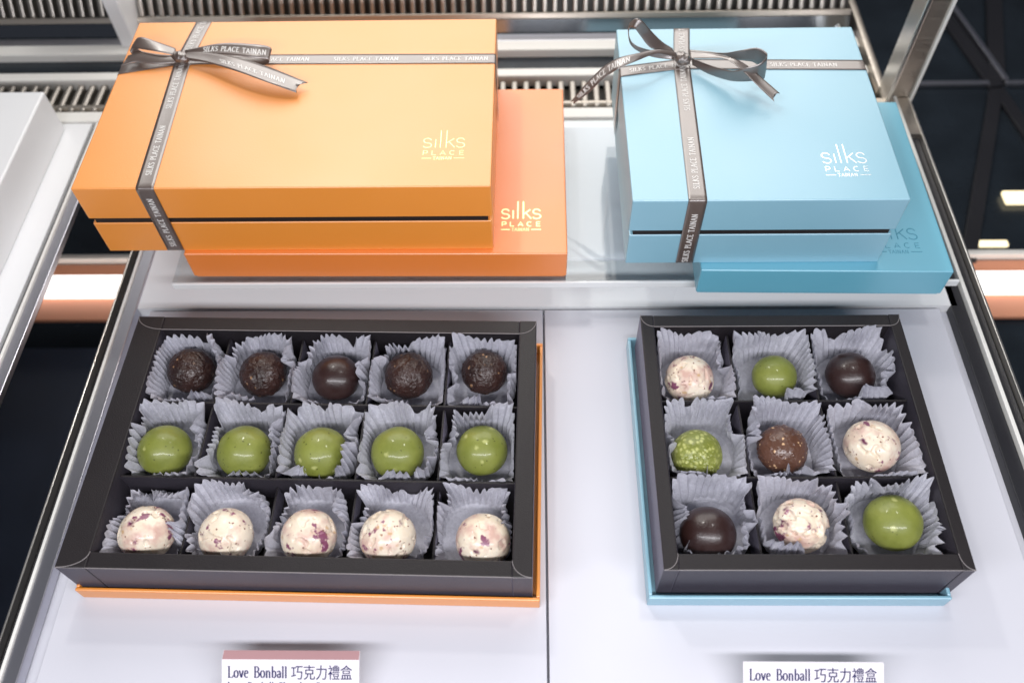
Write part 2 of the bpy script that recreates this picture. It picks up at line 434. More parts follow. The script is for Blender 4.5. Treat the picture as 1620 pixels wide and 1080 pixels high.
# the shop's mark, monoline:  s i l l k s / P L A C E / - TAINAN -
def S_curve(x, y, w_, h):
    r = h/4
    return [(x+w_*0.92, y+h*0.80)]+arc(x+w_/2, y+h-r, w_*0.42, r, 35, 180, 9)[1:]+arc(x+w_/2, y+h-r, w_*0.42, r, 180, 262, 5)[1:]+arc(x+w_/2, y+r, w_*0.46, r, 82, -90, 10)+arc(x+w_/2, y+r, w_*0.46, r, -90, -160, 6)[1:]
def logo_quads(weight):
    T = weight; st = []
    st.append(S_curve(0.00, 0.36, 0.21, 0.27))
    st.append([(0.295, 0.36), (0.295, 0.60)])
    st.append([(0.41, 0.36), (0.41, 0.86)])
    st.append([(0.545, 0.36), (0.545, 0.86)])
    st.append([(0.72, 0.62), (0.555, 0.49)]); st.append([(0.60, 0.53), (0.74, 0.36)])
    st.append(S_curve(0.77, 0.36, 0.21, 0.27))
    b = 0.15; h = 0.12
    st += [[(0.03, b), (0.03, b+h)], [(0.03, b+h), (0.09, b+h)]+arc(0.09, b+h*0.7, 0.035, h*0.3, 90, -90, 6)+[(0.03, b+h*0.4)]]
    st += [[(0.23, b+h), (0.23, b), (0.32, b)]]
    st += [[(0.42, b), (0.48, b+h), (0.54, b)], [(0.445, b+h*0.3), (0.515, b+h*0.3)]]
    st += [arc(0.70, b+h/2, 0.06, h/2, 50, 310, 12)]
    st += [[(0.96, b), (0.87, b), (0.87, b+h), (0.96, b+h)], [(0.87, b+h/2), (0.95, b+h/2)]]
    st += [[(0.0, 0.055), (0.22, 0.055)], [(0.74, 0.055), (0.98, 0.055)]]
    out = []
    for k, s in enumerate(st):
        tt = T if k < 7 else T*0.75
        for q in pen([s], tt, tt*0.9): out.append((q, k % 3))
    qs, wd = text_quads("TAINAN", 0.11, 0.07, 0.10)
    sc = 0.44/wd
    for q, k in qs: out.append(([(0.26+p[0]*sc, 0.015+p[1]*0.08) for p in q], k))
    return out
def logo_mesh(place, off, weight):
    vs, fs = [], []
    for q, k in logo_quads(weight):
        b0 = len(vs)
        for (x, y) in q: vs.append(place(x, y, 0.015*k))
        fs.append((b0, b0+1, b0+2, b0+3))
    return tomesh(vs, fs, off)

# ================================================================== THE SETTING
# display boards: two white panels with a fine seam between them
bm = bmesh.new(); bm_box(bm, -517, -231.2, 120, 475, -8, 0, 0.4)
tag(bm_obj("display_panel", bm, M_panel, smooth=False), kind="structure")
bm = bmesh.new(); bm_box(bm, -229.8, 52, 120, 475, -8, 0, 0.4)
tag(bm_obj("display_panel", bm, M_panel, smooth=False), kind="structure")
bm = bmesh.new(); bm_box(bm, -531, 73, 100, 478, -16, -9.0)
tag(bm_obj("counter_deck", bm, M_panel), kind="structure")
bm = bmesh.new(); bm_box(bm, -531, 66, 478.2, 676, -16, -1.0)
tag(bm_obj("counter_deck_back", bm, M_block), kind="structure")
bm = bmesh.new(); bm_box(bm, -960, -619, 120, 678, -16, -1)
tag(bm_obj("neighbouring_deck", bm, M_block), kind="structure")
bm = bmesh.new(); bm_box(bm, -1500, 1200, -300, 1900, -320, -310)
tag(bm_obj("floor", bm, M_dark), kind="structure")
bm = bmesh.new(); bm_box(bm, -1200, 62, 680, 830, -60, -50)
tag(bm_obj("vent_trough", bm, M_liner), kind="structure")

# side rims of the case
def rail(name, label, parts, cat="rail"):
    e = empty(name, ((parts[0][1][0]+parts[0][1][1])/2, parts[0][1][2], 0), label, cat)
    for nm, d, m in parts:
        l = (e.location.x/S, e.location.y/S, 0)
        bm = bmesh.new(); bm_box(bm, d[0]-l[0], d[1]-l[0], d[2]-l[1], d[3]-l[1], d[4], d[5], 0.5)
        bm_obj(nm, bm, m, e)
    return e
rail("case_rail", "slim metal side rail with bright edges left of the orange chocolate box",
     [("rail_face", (-536, -527.5, 60, 676, -8, 1.0), M_rail), ("bright_edge", (-538.2, -536.2, 60, 676, -8, 2.5), M_cream_bar),
      ("rail_wall", (-544.6, -538.4, 60, 676, -9, -6), M_batten), ("outer_edge", (-546.2, -544.8, 60, 676, -8, 0.5), M_steel)])
rail("case_rail", "slim metal side rail with a bright edge right of the blue chocolate box",
     [("rail_face", (61, 71.5, 60, 680, -40, -1.0), M_batten), ("bright_edge", (71.7, 74.5, 60, 700, -40, 3.0), M_cream_bar),
      ("rail_wall", (74.7, 84.4, 60, 700, -20, -4), M_batten), ("outer_edge", (84.6, 86.6, 60, 700, -40, 1.5), M_steel)])
rail("neighbour_rail", "wide pale metal rail beside the white block at the far left",
     [("rail_face", (-611, -603, 60, 676, -5, 0.0), M_rail), ("bright_edge", (-613.4, -611.2, 60, 676, -5, 2.0), M_cream_bar),
      ("rail_wall", (-618.6, -613.6, 60, 676, -20, -4), M_batten)])

# white block in the next case
bm = bmesh.new(); bm_box(bm, -960, -640, 330, 672, -1, 39, 1.6, 3)
tag(bm_obj("plinth", bm, M_block, smooth=False, loc=(-800, 500, -1)), "large plain white block standing in the next case at the left edge", "plinth")

# vertical white end wall beyond the left rail, at the back
bm = bmesh.new(); bm_box(bm, -619.5, -606, 781, 1000, -60, 260, 1)
tag(bm_obj("end_panel", bm, M_block, loc=(-612, 890, -60)), "pale upright panel rising behind the vent, top left corner", "panel")

# vents at the back
def slats(x0, x1, pitch, y0, y1, z0, wd, rad=True):
    bm = bmesh.new(); x = x0
    while x < x1:
        bm_box(bm, x, x+wd, y0, y1, z0-9, z0, wd*0.35, 3); x += pitch
    return bm
bl = [(-1000, -619.8), (-600, 60)]
v = empty("air_vent", (-300, 715, -50), "slotted steel air vent running behind the gift boxes", "vent")
def vpart(nm, bm, m, e=v):
    l = e.location
    bmesh.ops.translate(bm, verts=bm.verts, vec=(-l.x, -l.y, -l.z)); return bm_obj(nm, bm, m, e)
def bar(y0, y1, z0, z1, x0=-1000, x1=60, b=1.2):
    bm = bmesh.new(); bm_box(bm, x0, x1, y0, y1, z0, z1, b, 3); return bm
vpart("slats", slats(-998, 58, 10.3, 697, 731, -2, 5.6), M_slat)
vpart("front_lip", bar(679, 692, -12, 0.5), M_cream_bar)
vpart("cross_bar", bar(699.5, 703.5, -9, -1.4), M_taupe)
vpart("rear_lip", bar(734.5, 745, -12, 0.5), M_cream_bar)
vpart("vent_pan", bar(692.2, 734.3, -49, -14), M_pan)

t = empty("steel_bar", (-300, 760, -50), "pale steel bar with dark channels on both sides behind the vent", "bar")
vpart("bar_top", bar(771, 785, -12, 0.5), M_cream_bar, t)
vpart("grey_strip", bar(785.2, 796.5, -12, -0.5), M_rail, t)
vpart("dark_channel", bar(745.2, 770.8, -49, -7), M_dark, t)

# sloped back plate with mirror strip and upper vent: leans back 30 degrees
u = empty("sloped_vent", (-300, 797, 0), "sloped slotted back vent with a polished strip mirroring the boxes", "vent")
def slope(bm):
    bmesh.ops.rotate(bm, verts=bm.verts, cent=(0, 0, 0), matrix=Matrix.Rotation(math.radians(60), 3, 'X')); return bm
bm = bmesh.new(); bm_box(bm, -700, 355, 0, 11.8, -3, 0, 0.2); bm_obj("polished_strip", slope(bm), M_mirror, u)
bm = bmesh.new(); bm_box(bm, -700, 355, 12.0, 17.2, -3, 1.6, 0.8, 3); bm_obj("rail_bar", slope(bm), M_taupe, u)
bm = bmesh.new(); x = -699
while x < 350:
    bm_box(bm, x, x+4.6, 17.4, 60, -6, 0, 1.2, 2); x += 9.4
bm_obj("slats", slope(bm), M_slat, u)
bm = bmesh.new(); bm_box(bm, -700, 355, 17.4, 90, -14, -10); bm_obj("backing", slope(bm), M_pan, u)

# steel corner post and brackets at the right
p = empty("corner_post", (74, 702, -40), "upright steel corner post with fixings at the top right", "post")
def ppart(nm, d, m, b=0.8):
    bm = bmesh.new(); bm_box(bm, d[0]-74, d[1]-74, d[2]-702, d[3]-702, d[4]+40, d[5]+40, b); return bm_obj(nm, bm, m, p)
ppart("upright", (66, 86, 700.5, 706, -40, 330), M_taupe)
ppart("flange", (62, 66, 690, 712, -40, 330), M_steel)
ppart("edge_strip", (86.2, 89, 698, 708, -40, 330), M_cream_bar)
ppart("foot_plate", (54, 86, 655, 700, -12, 1.0), M_taupe)
ppart("bolt", (64, 68, 693, 697, 1, 5), M_batten, 1.2)
q = box("side_rail", M_taupe, (60.5, 67, 708, 900, -20, 6), 0.8); tag(q, "taupe metal rail running back from the corner post", "rail")
q = box("side_rail", M_steel, (44, 47, 746, 900, -4, 4), 0.8); tag(q, "thin steel rod crossing the back vent beside the corner post", "rail")

# dark floor panel with crossed battens, to the right
f = empty("dark_panelling", (260, 800, -152), "dark glossy panelling with crossing battens right of the case", "panelling")
bm = bmesh.new(); bm_box(bm, -170, 700, -500, 700, -6, -0.5); bm_obj("board", bm, M_dark, f)
def batten(x0, y0, x1, y1, wd, h, m):
    a = math.atan2(y1-y0, x1-x0); L = math.hypot(x1-x0, y1-y0)
    bm = bmesh.new(); bm_box(bm, 0, L, -wd/2, wd/2, 0, h, 0.5)
    bmesh.ops.rotate(bm, verts=bm.verts, cent=(0, 0, 0), matrix=Matrix.Rotation(a, 3, 'Z'))
    bmesh.ops.translate(bm, verts=bm.verts, vec=((x0-260)*S, (y0-800)*S, 0)); return bm_obj("batten", bm, m, f)
batten(248, 1120, 285, 895, 16, 5, M_batten); batten(264, 1120, 298, 905, 6, 7, M_rail)
batten(285, 892, 308, 740, 14, 5, M_batten)
batten(288, 905, 340, 1090, 18, 6, M_batten); batten(282, 888, 180, 640, 14, 5.5, M_batten)
batten(180, 901, 278, 901, 6, 6, M_rail); batten(296, 901, 420, 901, 6, 6, M_rail)

# lit tube in a terracotta channel, crossing below both gaps of the case
s_ = empty("tube_light", (-240, 608, -139), "lit white tube in a terracotta channel showing below both side gaps", "light")
bm = bmesh.new(); bm_box(bm, -640, 900, -34, 34, -12, -8, 1); bm_obj("channel", bm, M_terracotta, s_)
bm = bmesh.new(); bm_box(bm, -560, 900, -11, 10, -7.8, 8, 5, 4); bm_obj("tube", bm, M_tube, s_, True)
bm = bmesh.new(); bm_box(bm, -640, 900, 36, 42, -12, -2, 1); bm_obj("channel_lip", bm, M_cream_bar, s_)
q = box("glow_tile", M_warm, (240, 300, 716, 733, -151, -146), 2); tag(q, "small warm lit lamp tile on the dark panelling, right edge", "lamp")
q = box("glow_tile", M_warm, (196, 226, 660, 668, -151, -147), 2); tag(q, "thin dim warm glowing strip added for a beige smear just above the white tube, right side", "lamp")  # added glowing strip standing in for a beige smear, no known lamp
q = box("navy_cloth", M_navy, (-900, -600, 80, 560, -190, -170), 3); tag(q, "dark navy cloth down in the gap left of the case", "cloth")

# glass shelf that carries the closed boxes
g = empty("glass_shelf", (-229, 480, 20), "clear glass shelf with a front edge coloured bright as if lit, under the gift boxes", "shelf")
bm = bmesh.new(); bm_box(bm, -264, 286, 0.9, 166, 0, 6.3); bm_obj("pane", bm, M_glass, g)
bm = bmesh.new(); bm_box(bm, -262, 284, 26, 165, -2.5, -0.3, 0.2); bm_obj("white_backing", bm, M_panel, g)
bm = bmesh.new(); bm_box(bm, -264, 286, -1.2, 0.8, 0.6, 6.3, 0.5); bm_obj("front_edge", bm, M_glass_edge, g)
for sx in (-258, 278):
    for sy in (40, 150):
        bm = bmesh.new(); bm_box(bm, sx, sx+3, sy, sy+4, -21, -2.6, 0.8); bm_obj("support", bm, M_steel, g)

# ================================================================== CLOSED GIFT BOXES
def tray_mesh(x0, x1, y0, y1, z0, z1, t=2.0, up=True):
    """open-topped tray, or a lid when up is False"""
    bm = bmesh.new()
    bm_box(bm, x0, x1, y0, y1, z0, z1, 0.9, 3)
    return bm
RIBTXT = "SILKS PLACE TAINAN"
def strip_part(name, strip, root, loc, texts=(), notch=0.0, flip=False, h=3.7):
    o = link(name, strip.mesh(loc, notch_end=notch), M_ribbon, root)
    mid = len(strip.A)//2
    up = 1 if strip.nrm(mid).z > 0 else -1
    vs_all = None
    for (s0, direction, vbase, side) in texts:
        # direction +1: text runs with s ; vbase: baseline across position 0..1 ; side +1/-1: letters rise toward B or A
        def place(x, y, lift, s0=s0, d=direction, vb=vbase, sd=side):
            ss = s0+d*x*h
            i = 0
            wmm = (strip.at(ss, 1, 0)-strip.at(ss, 0, 0)).length or 1
            return strip.at(ss, vb+sd*y*h/wmm, up*(0.22+lift))
        L = link("lettering", text_mesh(RIBTXT, place, loc, thick=0.17, thin=0.10, track=0.10, xs=1.08), M_print, o, False)
    return o

def gift_box(name, label, loc, x0, y0, w_, d, zl, lid_h, zb, base_h, m):
    e = empty(name, loc, label, "gift box", "ribboned gift boxes on the glass shelf")
    def part(nm, dims, mm, bev):
        bm = bmesh.new(); bm_box(bm, dims[0]-loc[0], dims[1]-loc[0], dims[2]-loc[1], dims[3]-loc[1], dims[4]-loc[2], dims[5]-loc[2], bev, 3)
        return bm_obj(nm, bm, mm, e)
    part("lid", (x0, x0+w_, y0, y0+d, zl, zl+lid_h), m, 0.9)
    part("base", (x0+0.8, x0+w_-0.8, y0+0.2, y0+d-0.8, zb, zb+base_h), m, 0.8)
    part("liner", (x0+3.2, x0+w_-3.2, y0+0.9, y0+d-3.2, zb+base_h-2, zl+2), M_liner, 0.2)
    return e

OL = (-529.4, 487.3, 265.2, 170.5)
ob = gift_box("gift_box", "large orange lidded gift box tied with a taupe ribbon bow", (-396.8, 572, 52.5), *OL, 85.0, 27.6, 52.5, 28.1, M_orange)
BL_ = (-177.2, 474.4, 169.1, 170.0)
bb = gift_box("gift_box", "small sky blue lidded gift box tied with a taupe ribbon bow", (-92.7, 559, 52.3), *BL_, 84.5, 27.5, 52.3, 28.1, M_blue)
LO = (-396.8, 572, 52.5); LB = (-92.7, 559, 52.3)

def vribbon(cx_f, cx_k, cx_b, yf, yb, zt, zb, wdt=11.4):
    """centre x at front edge, at the knot, at the back"""
    h = wdt/2
    P = []
    def pr(cx, y, z): P.append(((cx-h, y, z), (cx+h, y, z)))
    pr(cx_f, yf-0.45, zb+0.5)
    for k in range(1, 9): pr(cx_f, yf-0.45, zb+0.5+(zt-1.2-zb-0.5)*k/8)
    pr(cx_f, yf+0.15, zt-0.1)
    pr(cx_f, yf+0.9, zt+0.35)
    for k in range(1, 12):
        t = k/12; y = yf+(yb-yf)*t
        tk = min(1, (y-yf)/(cx_k[1]-yf)) if y < cx_k[1] else 1-(y-cx_k[1])/(yb-cx_k[1])
        base = cx_f if y < cx_k[1] else cx_b
        pr(base+(cx_k[0]-base)*tk, y, zt+0.35)
    pr(cx_b, yb-0.9, zt+0.35); pr(cx_b, yb+0.1, zt-0.1); pr(cx_b, yb+0.45, zt-1.2); pr(cx_b, yb+0.45, zb+0.5)
    return Strip(P, 3, False, 0.12)
def hribbon(x0, x1, yk, y0, y1, xk, zt, zb, wdt=10.6):
    h = wdt/2; P = []
    def pr(x, cy, z): P.append(((x, cy+h, z), (x, cy-h, z)))
    pr(x0-0.45, y0, zb+0.5); pr(x0-0.45, y0, zt-1.2); pr(x0+0.1, y0, zt-0.1); pr(x0+0.9, y0, zt+0.35)
    n = 14
    for k in range(1, n):
        x = x0+(x1-x0)*k/n
        cy = y0+(yk-y0)*(x-x0)/(xk-x0) if x < xk else yk+(y1-yk)*(x-xk)/(x1-xk)
        pr(x, cy, zt+0.35)
    pr(x1-0.9, y1, zt+0.35); pr(x1-0.1, y1, zt-0.1); pr(x1+0.45, y1, zt-1.2); pr(x1+0.45, y1, zb+0.5)
    return Strip(P, 3, False, 0.12)

# orange box ribbons. Lettering on the front-to-back band reads upward (letter tops to the left)
sv = vribbon(-482.1, (-486.2, 611), -480.7, OL[1], OL[1]+OL[3], 112.6, 53.4)
strip_part("ribbon_band", sv, ob, LO, [(4, 1, 0.66, -1), (70, 1, 0.66, -1), (133, 1, 0.66, -1), (196, 1, 0.66, -1)])
sh = hribbon(OL[0], OL[0]+OL[2], 613.5, 603.5, 611.3, -486, 112.6, 60)
strip_part("ribbon_band", sh, ob, LO, [(53+62+25.6, 1, 0.68, -1), (53+124+27, 1, 0.68, -1), (53+62-36.4, 1, 0.68, -1), (60-5, 1, 0.68, -1), (53+186+28.3, 1, 0.68, -1)][:3]+[(53+186+28.3, 1, 0.68, -1)])
o_tail = [((-483.3, 613.7, 119.0),(-480.9, 607.4, 119.0)),((-468.6, 611.1, 121.0),(-463.5, 599.6, 121.0)),((-443.1, 601.2, 124.0),(-437.6, 585.0, 124.0)),((-418.3, 592.2, 122.0),(-415.3, 575.6, 122.0)),((-391.3, 580.9, 118.0),(-397.7, 571.7, 117.0))]
o_loop_r = [((-483.1, 614.5, 120.0),(-482.2, 611.5, 118.0)),((-456.2, 615.1, 125.0),(-457.6, 607.3, 122.0)),((-433.7, 612.7, 126.0),(-433.8, 603.4, 122.0)),((-422.4, 612.6, 124.0),(-423.2, 604.4, 119.5)),((-421.0, 611.7, 120.5),(-422.7, 604.2, 116.5)),((-428.0, 610.2, 117.0),(-430.2, 603.8, 114.5)),((-453.3, 612.3, 116.0),(-453.8, 605.9, 114.5)),((-482.7, 612.7, 116.0),(-482.4, 609.8, 115.0))]
o_loop_l = [((-489.9, 616.7, 120.0),(-488.8, 610.3, 119.0)),((-501.3, 617.4, 125.0),(-500.6, 609.4, 123.0)),((-512.8, 620.4, 127.0),(-517.2, 613.1, 123.0)),((-519.5, 622.3, 122.0),(-523.1, 616.4, 118.0)),((-516.2, 617.7, 118.0),(-518.0, 613.2, 115.0)),((-503.8, 615.9, 116.0),(-504.2, 610.8, 114.0)),((-489.8, 614.3, 116.0),(-489.0, 609.2, 115.0))]
o_tail_l = [((-489.1, 610.2, 118.0),(-488.8, 605.9, 116.0)),((-500.7, 610.2, 120.0),(-501.8, 603.5, 117.0)),((-513.3, 611.8, 121.0),(-515.5, 604.8, 118.0)),((-523.7, 611.8, 118.0),(-527.2, 602.8, 116.5))]
strip_part("bow_loop", Strip(o_loop_r), ob, LO, [(14, 1, 0.72, -1)])
strip_part("bow_loop", Strip(o_loop_l), ob, LO)
st_ = Strip(o_tail_l); strip_part("bow_tail", st_, ob, LO, [], 3.0)
st_ = Strip(o_tail); strip_part("bow_tail", st_, ob, LO, [(30, 1, 0.68, -1)], 5.0, False, 4.2)

def knot(root, loc, c, rx, ry, rz, ang):
    bm = bmesh.new(); bmesh.ops.create_uvsphere(bm, u_segments=40, v_segments=24, radius=1)
    for v in bm.verts:
        x, y, z = v.co
        pl = 1+0.07*math.sin(9*math.atan2(z, y)+2*x)
        n = noise.noise(Vector((x*2, y*2, z*2)))*0.12
        sx = math.copysign(abs(x)**0.75, x)
        v.co = Vector((sx*rx*(1+n), y*ry*pl*(1-0.18*abs(x)), z*rz*pl*(1-0.18*abs(x))))*S
    bmesh.ops.rotate(bm, verts=bm.verts, cent=(0, 0, 0), matrix=Matrix.Rotation(ang, 3, 'Z'))
    bmesh.ops.translate(bm, verts=bm.verts, vec=((c[0]-loc[0])*S, (c[1]-loc[1])*S, (c[2]-loc[2])*S))
    bm_obj("knot", bm, M_ribbon, root, True)
knot(ob, LO, (-486.0, 610.5, 117.2), 4.6, 6.6, 4.2, math.radians(75))

sv = vribbon(-137.3, (-134.2, 604), -130.2, BL_[1], BL_[1]+BL_[3], 112.0, 53.0)
strip_part("ribbon_band", sv, bb, LB, [(1, 1, 0.66, -1), (68, 1, 0.66, -1), (140, 1, 0.66, -1), (196, 1, 0.66, -1)])
sh = hribbon(BL_[0], BL_[0]+BL_[2], 604.0, 596.5, 601.0, -134.5, 112.0, 60)
strip_part("ribbon_band", sh, bb, LB, [(53+103, 1, 0.68, -1), (53+5, 1, 0.68, -1)])
b_tail_l = [((-139.6, 604.1, 122.0),(-139.6, 601.3, 120.0)),((-153.4, 599.4, 128.0),(-153.4, 596.0, 127.0)),((-168.3, 591.3, 131.0),(-168.4, 586.1, 129.0)),((-179.2, 590.0, 129.0),(-179.5, 581.4, 127.0)),((-186.1, 591.0, 124.0),(-185.4, 582.3, 122.0)),((-193.1, 590.9, 117.0),(-191.8, 582.1, 116.0)),((-201.6, 588.5, 108.0),(-198.5, 582.1, 107.0)),((-211.4, 584.9, 96.0),(-209.5, 582.7, 96.0))]
b_loop_l = [((-141.4, 608.3, 122.0),(-140.8, 604.1, 121.0)),((-149.5, 607.9, 128.0),(-156.8, 601.8, 127.0)),((-157.9, 607.4, 137.0),(-165.3, 603.4, 136.0)),((-164.6, 605.1, 146.0),(-169.8, 603.3, 142.0)),((-169.2, 606.8, 147.0),(-173.0, 606.3, 140.0)),((-172.6, 609.6, 141.0),(-172.6, 607.0, 134.0)),((-172.8, 609.7, 134.0),(-171.1, 607.2, 127.0)),((-168.3, 608.1, 126.0),(-165.7, 607.7, 121.0)),((-156.1, 607.8, 121.0),(-154.8, 607.3, 116.0)),((-140.2, 607.4, 119.0),(-140.1, 604.9, 115.0))]
b_loop_r = [((-130.3, 606.7, 122.0),(-129.8, 599.8, 120.0)),((-120.9, 599.8, 126.0),(-120.7, 594.4, 124.0)),((-109.7, 591.0, 131.0),(-108.7, 589.9, 127.0)),((-101.1, 584.2, 138.0),(-97.0, 585.4, 129.0)),((-91.2, 582.6, 141.0),(-88.7, 584.6, 127.0)),((-84.8, 578.7, 139.0),(-82.9, 577.2, 122.0)),((-89.4, 573.6, 136.0),(-88.4, 574.0, 122.0)),((-97.5, 573.1, 133.0),(-95.7, 574.1, 121.0)),((-105.6, 577.7, 127.0),(-104.7, 580.0, 117.0)),((-116.8, 590.8, 121.0),(-117.5, 589.6, 115.0)),((-127.9, 603.0, 118.0),(-127.7, 599.5, 115.0))]
b_tail_r = [((-130.8, 603.3, 123.0),(-130.4, 597.1, 122.0)),((-120.1, 596.5, 127.0),(-120.5, 592.4, 126.0)),((-109.6, 589.6, 130.0),(-109.6, 587.3, 129.0)),((-100.4, 582.1, 131.0),(-102.4, 577.4, 130.0)),((-92.2, 575.2, 129.0),(-96.4, 570.5, 128.0)),((-85.6, 569.7, 126.0),(-89.1, 564.2, 124.0)),((-75.6, 560.5, 122.0),(-79.8, 554.8, 120.0))]
strip_part("bow_loop", Strip(b_loop_l, 8), bb, LB)
strip_part("bow_loop", Strip(b_loop_r, 8), bb, LB)
st_ = Strip(b_tail_l)
o_ = strip_part("bow_tail", st_, bb, LB, [], 2.0)
def left_tail_place(x, y, lift):
    # runs left to right in the photograph, that is from the tip (large s) back to the knot (small s)
    return st_.at(st_.len-6-x*3.7, 0.75-0.5*y, 0.2+lift) if UPSIGN > 0 else st_.at(st_.len-6-x*3.7, 0.75-0.5*y, -(0.2+lift))
UPSIGN = 1 if st_.nrm(len(st_.A)//2).z > 0 else -1
link("lettering", text_mesh(RIBTXT, left_tail_place, LB, thick=0.17, thin=0.10, track=0.10, xs=1.08), M_print, o_, False)
strip_part("bow_tail", Strip(b_tail_r), bb, LB, [], 4.5)
knot(bb, LB, (-134.6, 603.0, 117.6), 4.4, 6.2, 4.4, math.radians(60))

def flat_logo(root, loc, x0, y0, wd, m, z, weight, ht=None, ang=0.0):
    ht = ht or wd
    ca, sa = math.cos(ang), math.sin(ang)
    def place(x, y, lift):
        X, Y = x*wd, y*ht
        return (x0+ca*X-sa*Y, y0+sa*X+ca*Y, z+0.06+lift)
    link("foil_mark", logo_mesh(place, loc, weight), m, root, False)
flat_logo(ob, LO, -309.4, 510.6, 28.0, M_foil_o, 112.6, 0.016, 32)
flat_logo(bb, LB, -55.5, 493.6, 28.5, M_foil_b, 112.0, 0.020, 34)

# thin boxes underneath
def thin_box(name, label, loc, x0, y0, w_, d, z0, h, yaw, m):
    e = empty(name, (x0, y0, z0), label, "gift box", "thin flat boxes under the ribboned ones", math.radians(yaw))
    bm = bmesh.new(); bm_box(bm, 0, w_, 0, d, 2.0, h, 1.0, 3); bm_obj("lid", bm, m, e)
    bm = bmesh.new(); bm_box(bm, 1.4, w_-1.4, 1.4, d-1.4, 0, 1.9, 0.3); bm_obj("base", bm, m, e)
    return e
ot = thin_box("thin_gift_box", "thin orange box half hidden beneath the large orange ribboned box", None, -477.2, 484.4, 262.5, 169.6, 26.5, 26.0, -0.3, M_orange2)
bt = thin_box("thin_gift_box", "thin turquoise box half hidden beneath the small blue ribboned box", None, -126.4, 468.4, 165.8, 167.9, 26.5, 25.8, -0.8, M_blue2)
flat_logo(ot, (0, 0, 0), -260.4+477.2, 504.5-484.4, 28.4, M_foil_o, 26.0, 0.036, 33)
flat_logo(bt, (0, 0, 0), 118.5, 15.0, 31, M_emb, 25.8, 0.022, 36)

# ================================================================== OPEN BOXES
def open_box(name, label, x0, y0, w_, d, z0, h, yaw, m, inner, xs, ys, tray):
    """inner: opening in local mm; xs/ys: divider positions; tray: coloured base local dims"""
    e = empty(name, (x0, y0, 0), label, "chocolate box", "open chocolate boxes on the white panels", yaw)
    ix0, ix1, iy0, iy1 = inner; zt = z0+h
    bm = bmesh.new(); t = 2.2
    a = tray
    bm_box(bm, a[0], a[1], a[2], a[2]+t, 0.2, 12.6, 0.7); bm_box(bm, a[0], a[1], a[3]-t, a[3], 0.2, 12.6, 0.7)
    bm_box(bm, a[0], a[0]+t, a[2]+t+0.02, a[3]-t-0.02, 0.2, 12.6, 0.7); bm_box(bm, a[1]-t, a[1], a[2]+t+0.02, a[3]-t-0.02, 0.2, 12.6, 0.7)
    bm_box(bm, a[0]+t, a[1]-t, a[2]+t, a[3]-t, 0.2, 2)
    bm_obj("base_tray", bm, m, e)
    # double walled insert
    bm = bmesh.new()
    bm_box(bm, 0, ix0, 0, d, 2.2, zt, 0.7); bm_box(bm, ix1, w_, 0, d, 2.2, zt, 0.7)
    bm_box(bm, ix0+0.02, ix1-0.02, 0.1, iy0, 2.2, zt-0.3, 0.6); bm_box(bm, ix0+0.02, ix1-0.02, iy1, d-0.1, 2.2, zt-0.3, 0.6)
    bm_box(bm, ix0, ix1, iy0, iy1, 2.2, 8.5)
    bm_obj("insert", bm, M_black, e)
    # pale curved cut lines where the folded rim flaps meet at the corners
    bm = bmesh.new()
    def tube(pts, r=0.22):
        for i in range(len(pts)-1):
            p, q = Vector(pts[i]), Vector(pts[i+1]); dv = q-p
            if dv.length < 1e-6: continue
            mt = dv.to_track_quat('Z', 'Y').to_matrix().to_4x4()
            c = bmesh.ops.create_cone(bm, cap_ends=True, segments=6, radius1=r*S, radius2=r*S, depth=(dv.length+0.1)*S)
            bmesh.ops.transform(bm, matrix=Matrix.Translation((p+q)/2*S) @ mt, verts=c['verts'])
    for (cx_, cy_, ex, ey) in ((0, 0, ix0, iy0), (w_, 0, ix1, iy0), (0, d, ix0, iy1), (w_, d, ix1, iy1)):
        pts = []
        for k in range(11):
            tt = k/10
            a0 = tt*PI/2
            fx, fy = (math.sin(a0), 1-math.cos(a0)) if cy_ > 0 else (1-math.cos(a0), math.sin(a0))
            pts.append((ex+(cx_-ex)*fx*0.98, ey+(cy_-ey)*fy*0.98, zt+0.05))
        tube(pts); bm_obj("crease_line", bm, M_crease, e); bm = bmesh.new()
    zz = zt-0.25
    tube([(ix0, iy1, zz), (ix1, iy1, zz)], 0.28); bm_obj("crease_line", bm, M_crease, e); bm = bmesh.new()
    tube([(0.3, 0.2, zt-0.5), (w_-0.3, 0.2, zt-0.5)], 0.25)
    bm_obj("crease_line", bm, M_crease, e)
    for y in ys:
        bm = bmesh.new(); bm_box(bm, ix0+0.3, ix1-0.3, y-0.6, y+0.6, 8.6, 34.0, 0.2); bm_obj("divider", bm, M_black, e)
    for x in xs:
        yy = [iy0]+list(ys)+[iy1]
        for i in range(len(yy)-1):
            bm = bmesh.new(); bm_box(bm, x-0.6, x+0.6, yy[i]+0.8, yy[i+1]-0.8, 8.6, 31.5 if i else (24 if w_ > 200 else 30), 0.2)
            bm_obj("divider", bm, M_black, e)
    return e
yo = math.radians(-1.1)
ox = open_box("chocolate_box", "open black insert box on an orange base with fifteen bonbons in three rows",
     -504.3, 268.7, 265.2, 172.4, 8, 32.5, yo, M_orange, (17.5, 254, 9.5, 162), [61.5, 110.5, 158.5, 208.0], [59.0, 110.5], (0.3, 269.5, -3.6, 174))
bx = open_box("chocolate_box", "open black insert box on a blue base with nine bonbons in three rows",
     -167.5, 268.1, 168.7, 172.1, 8, 32.6, math.radians(0.1), M_blue, (8.5, 161.5, 9.5, 163), [57.2, 108.0], [58.5, 110.5], (-5.5, 165, -6.5, 174))

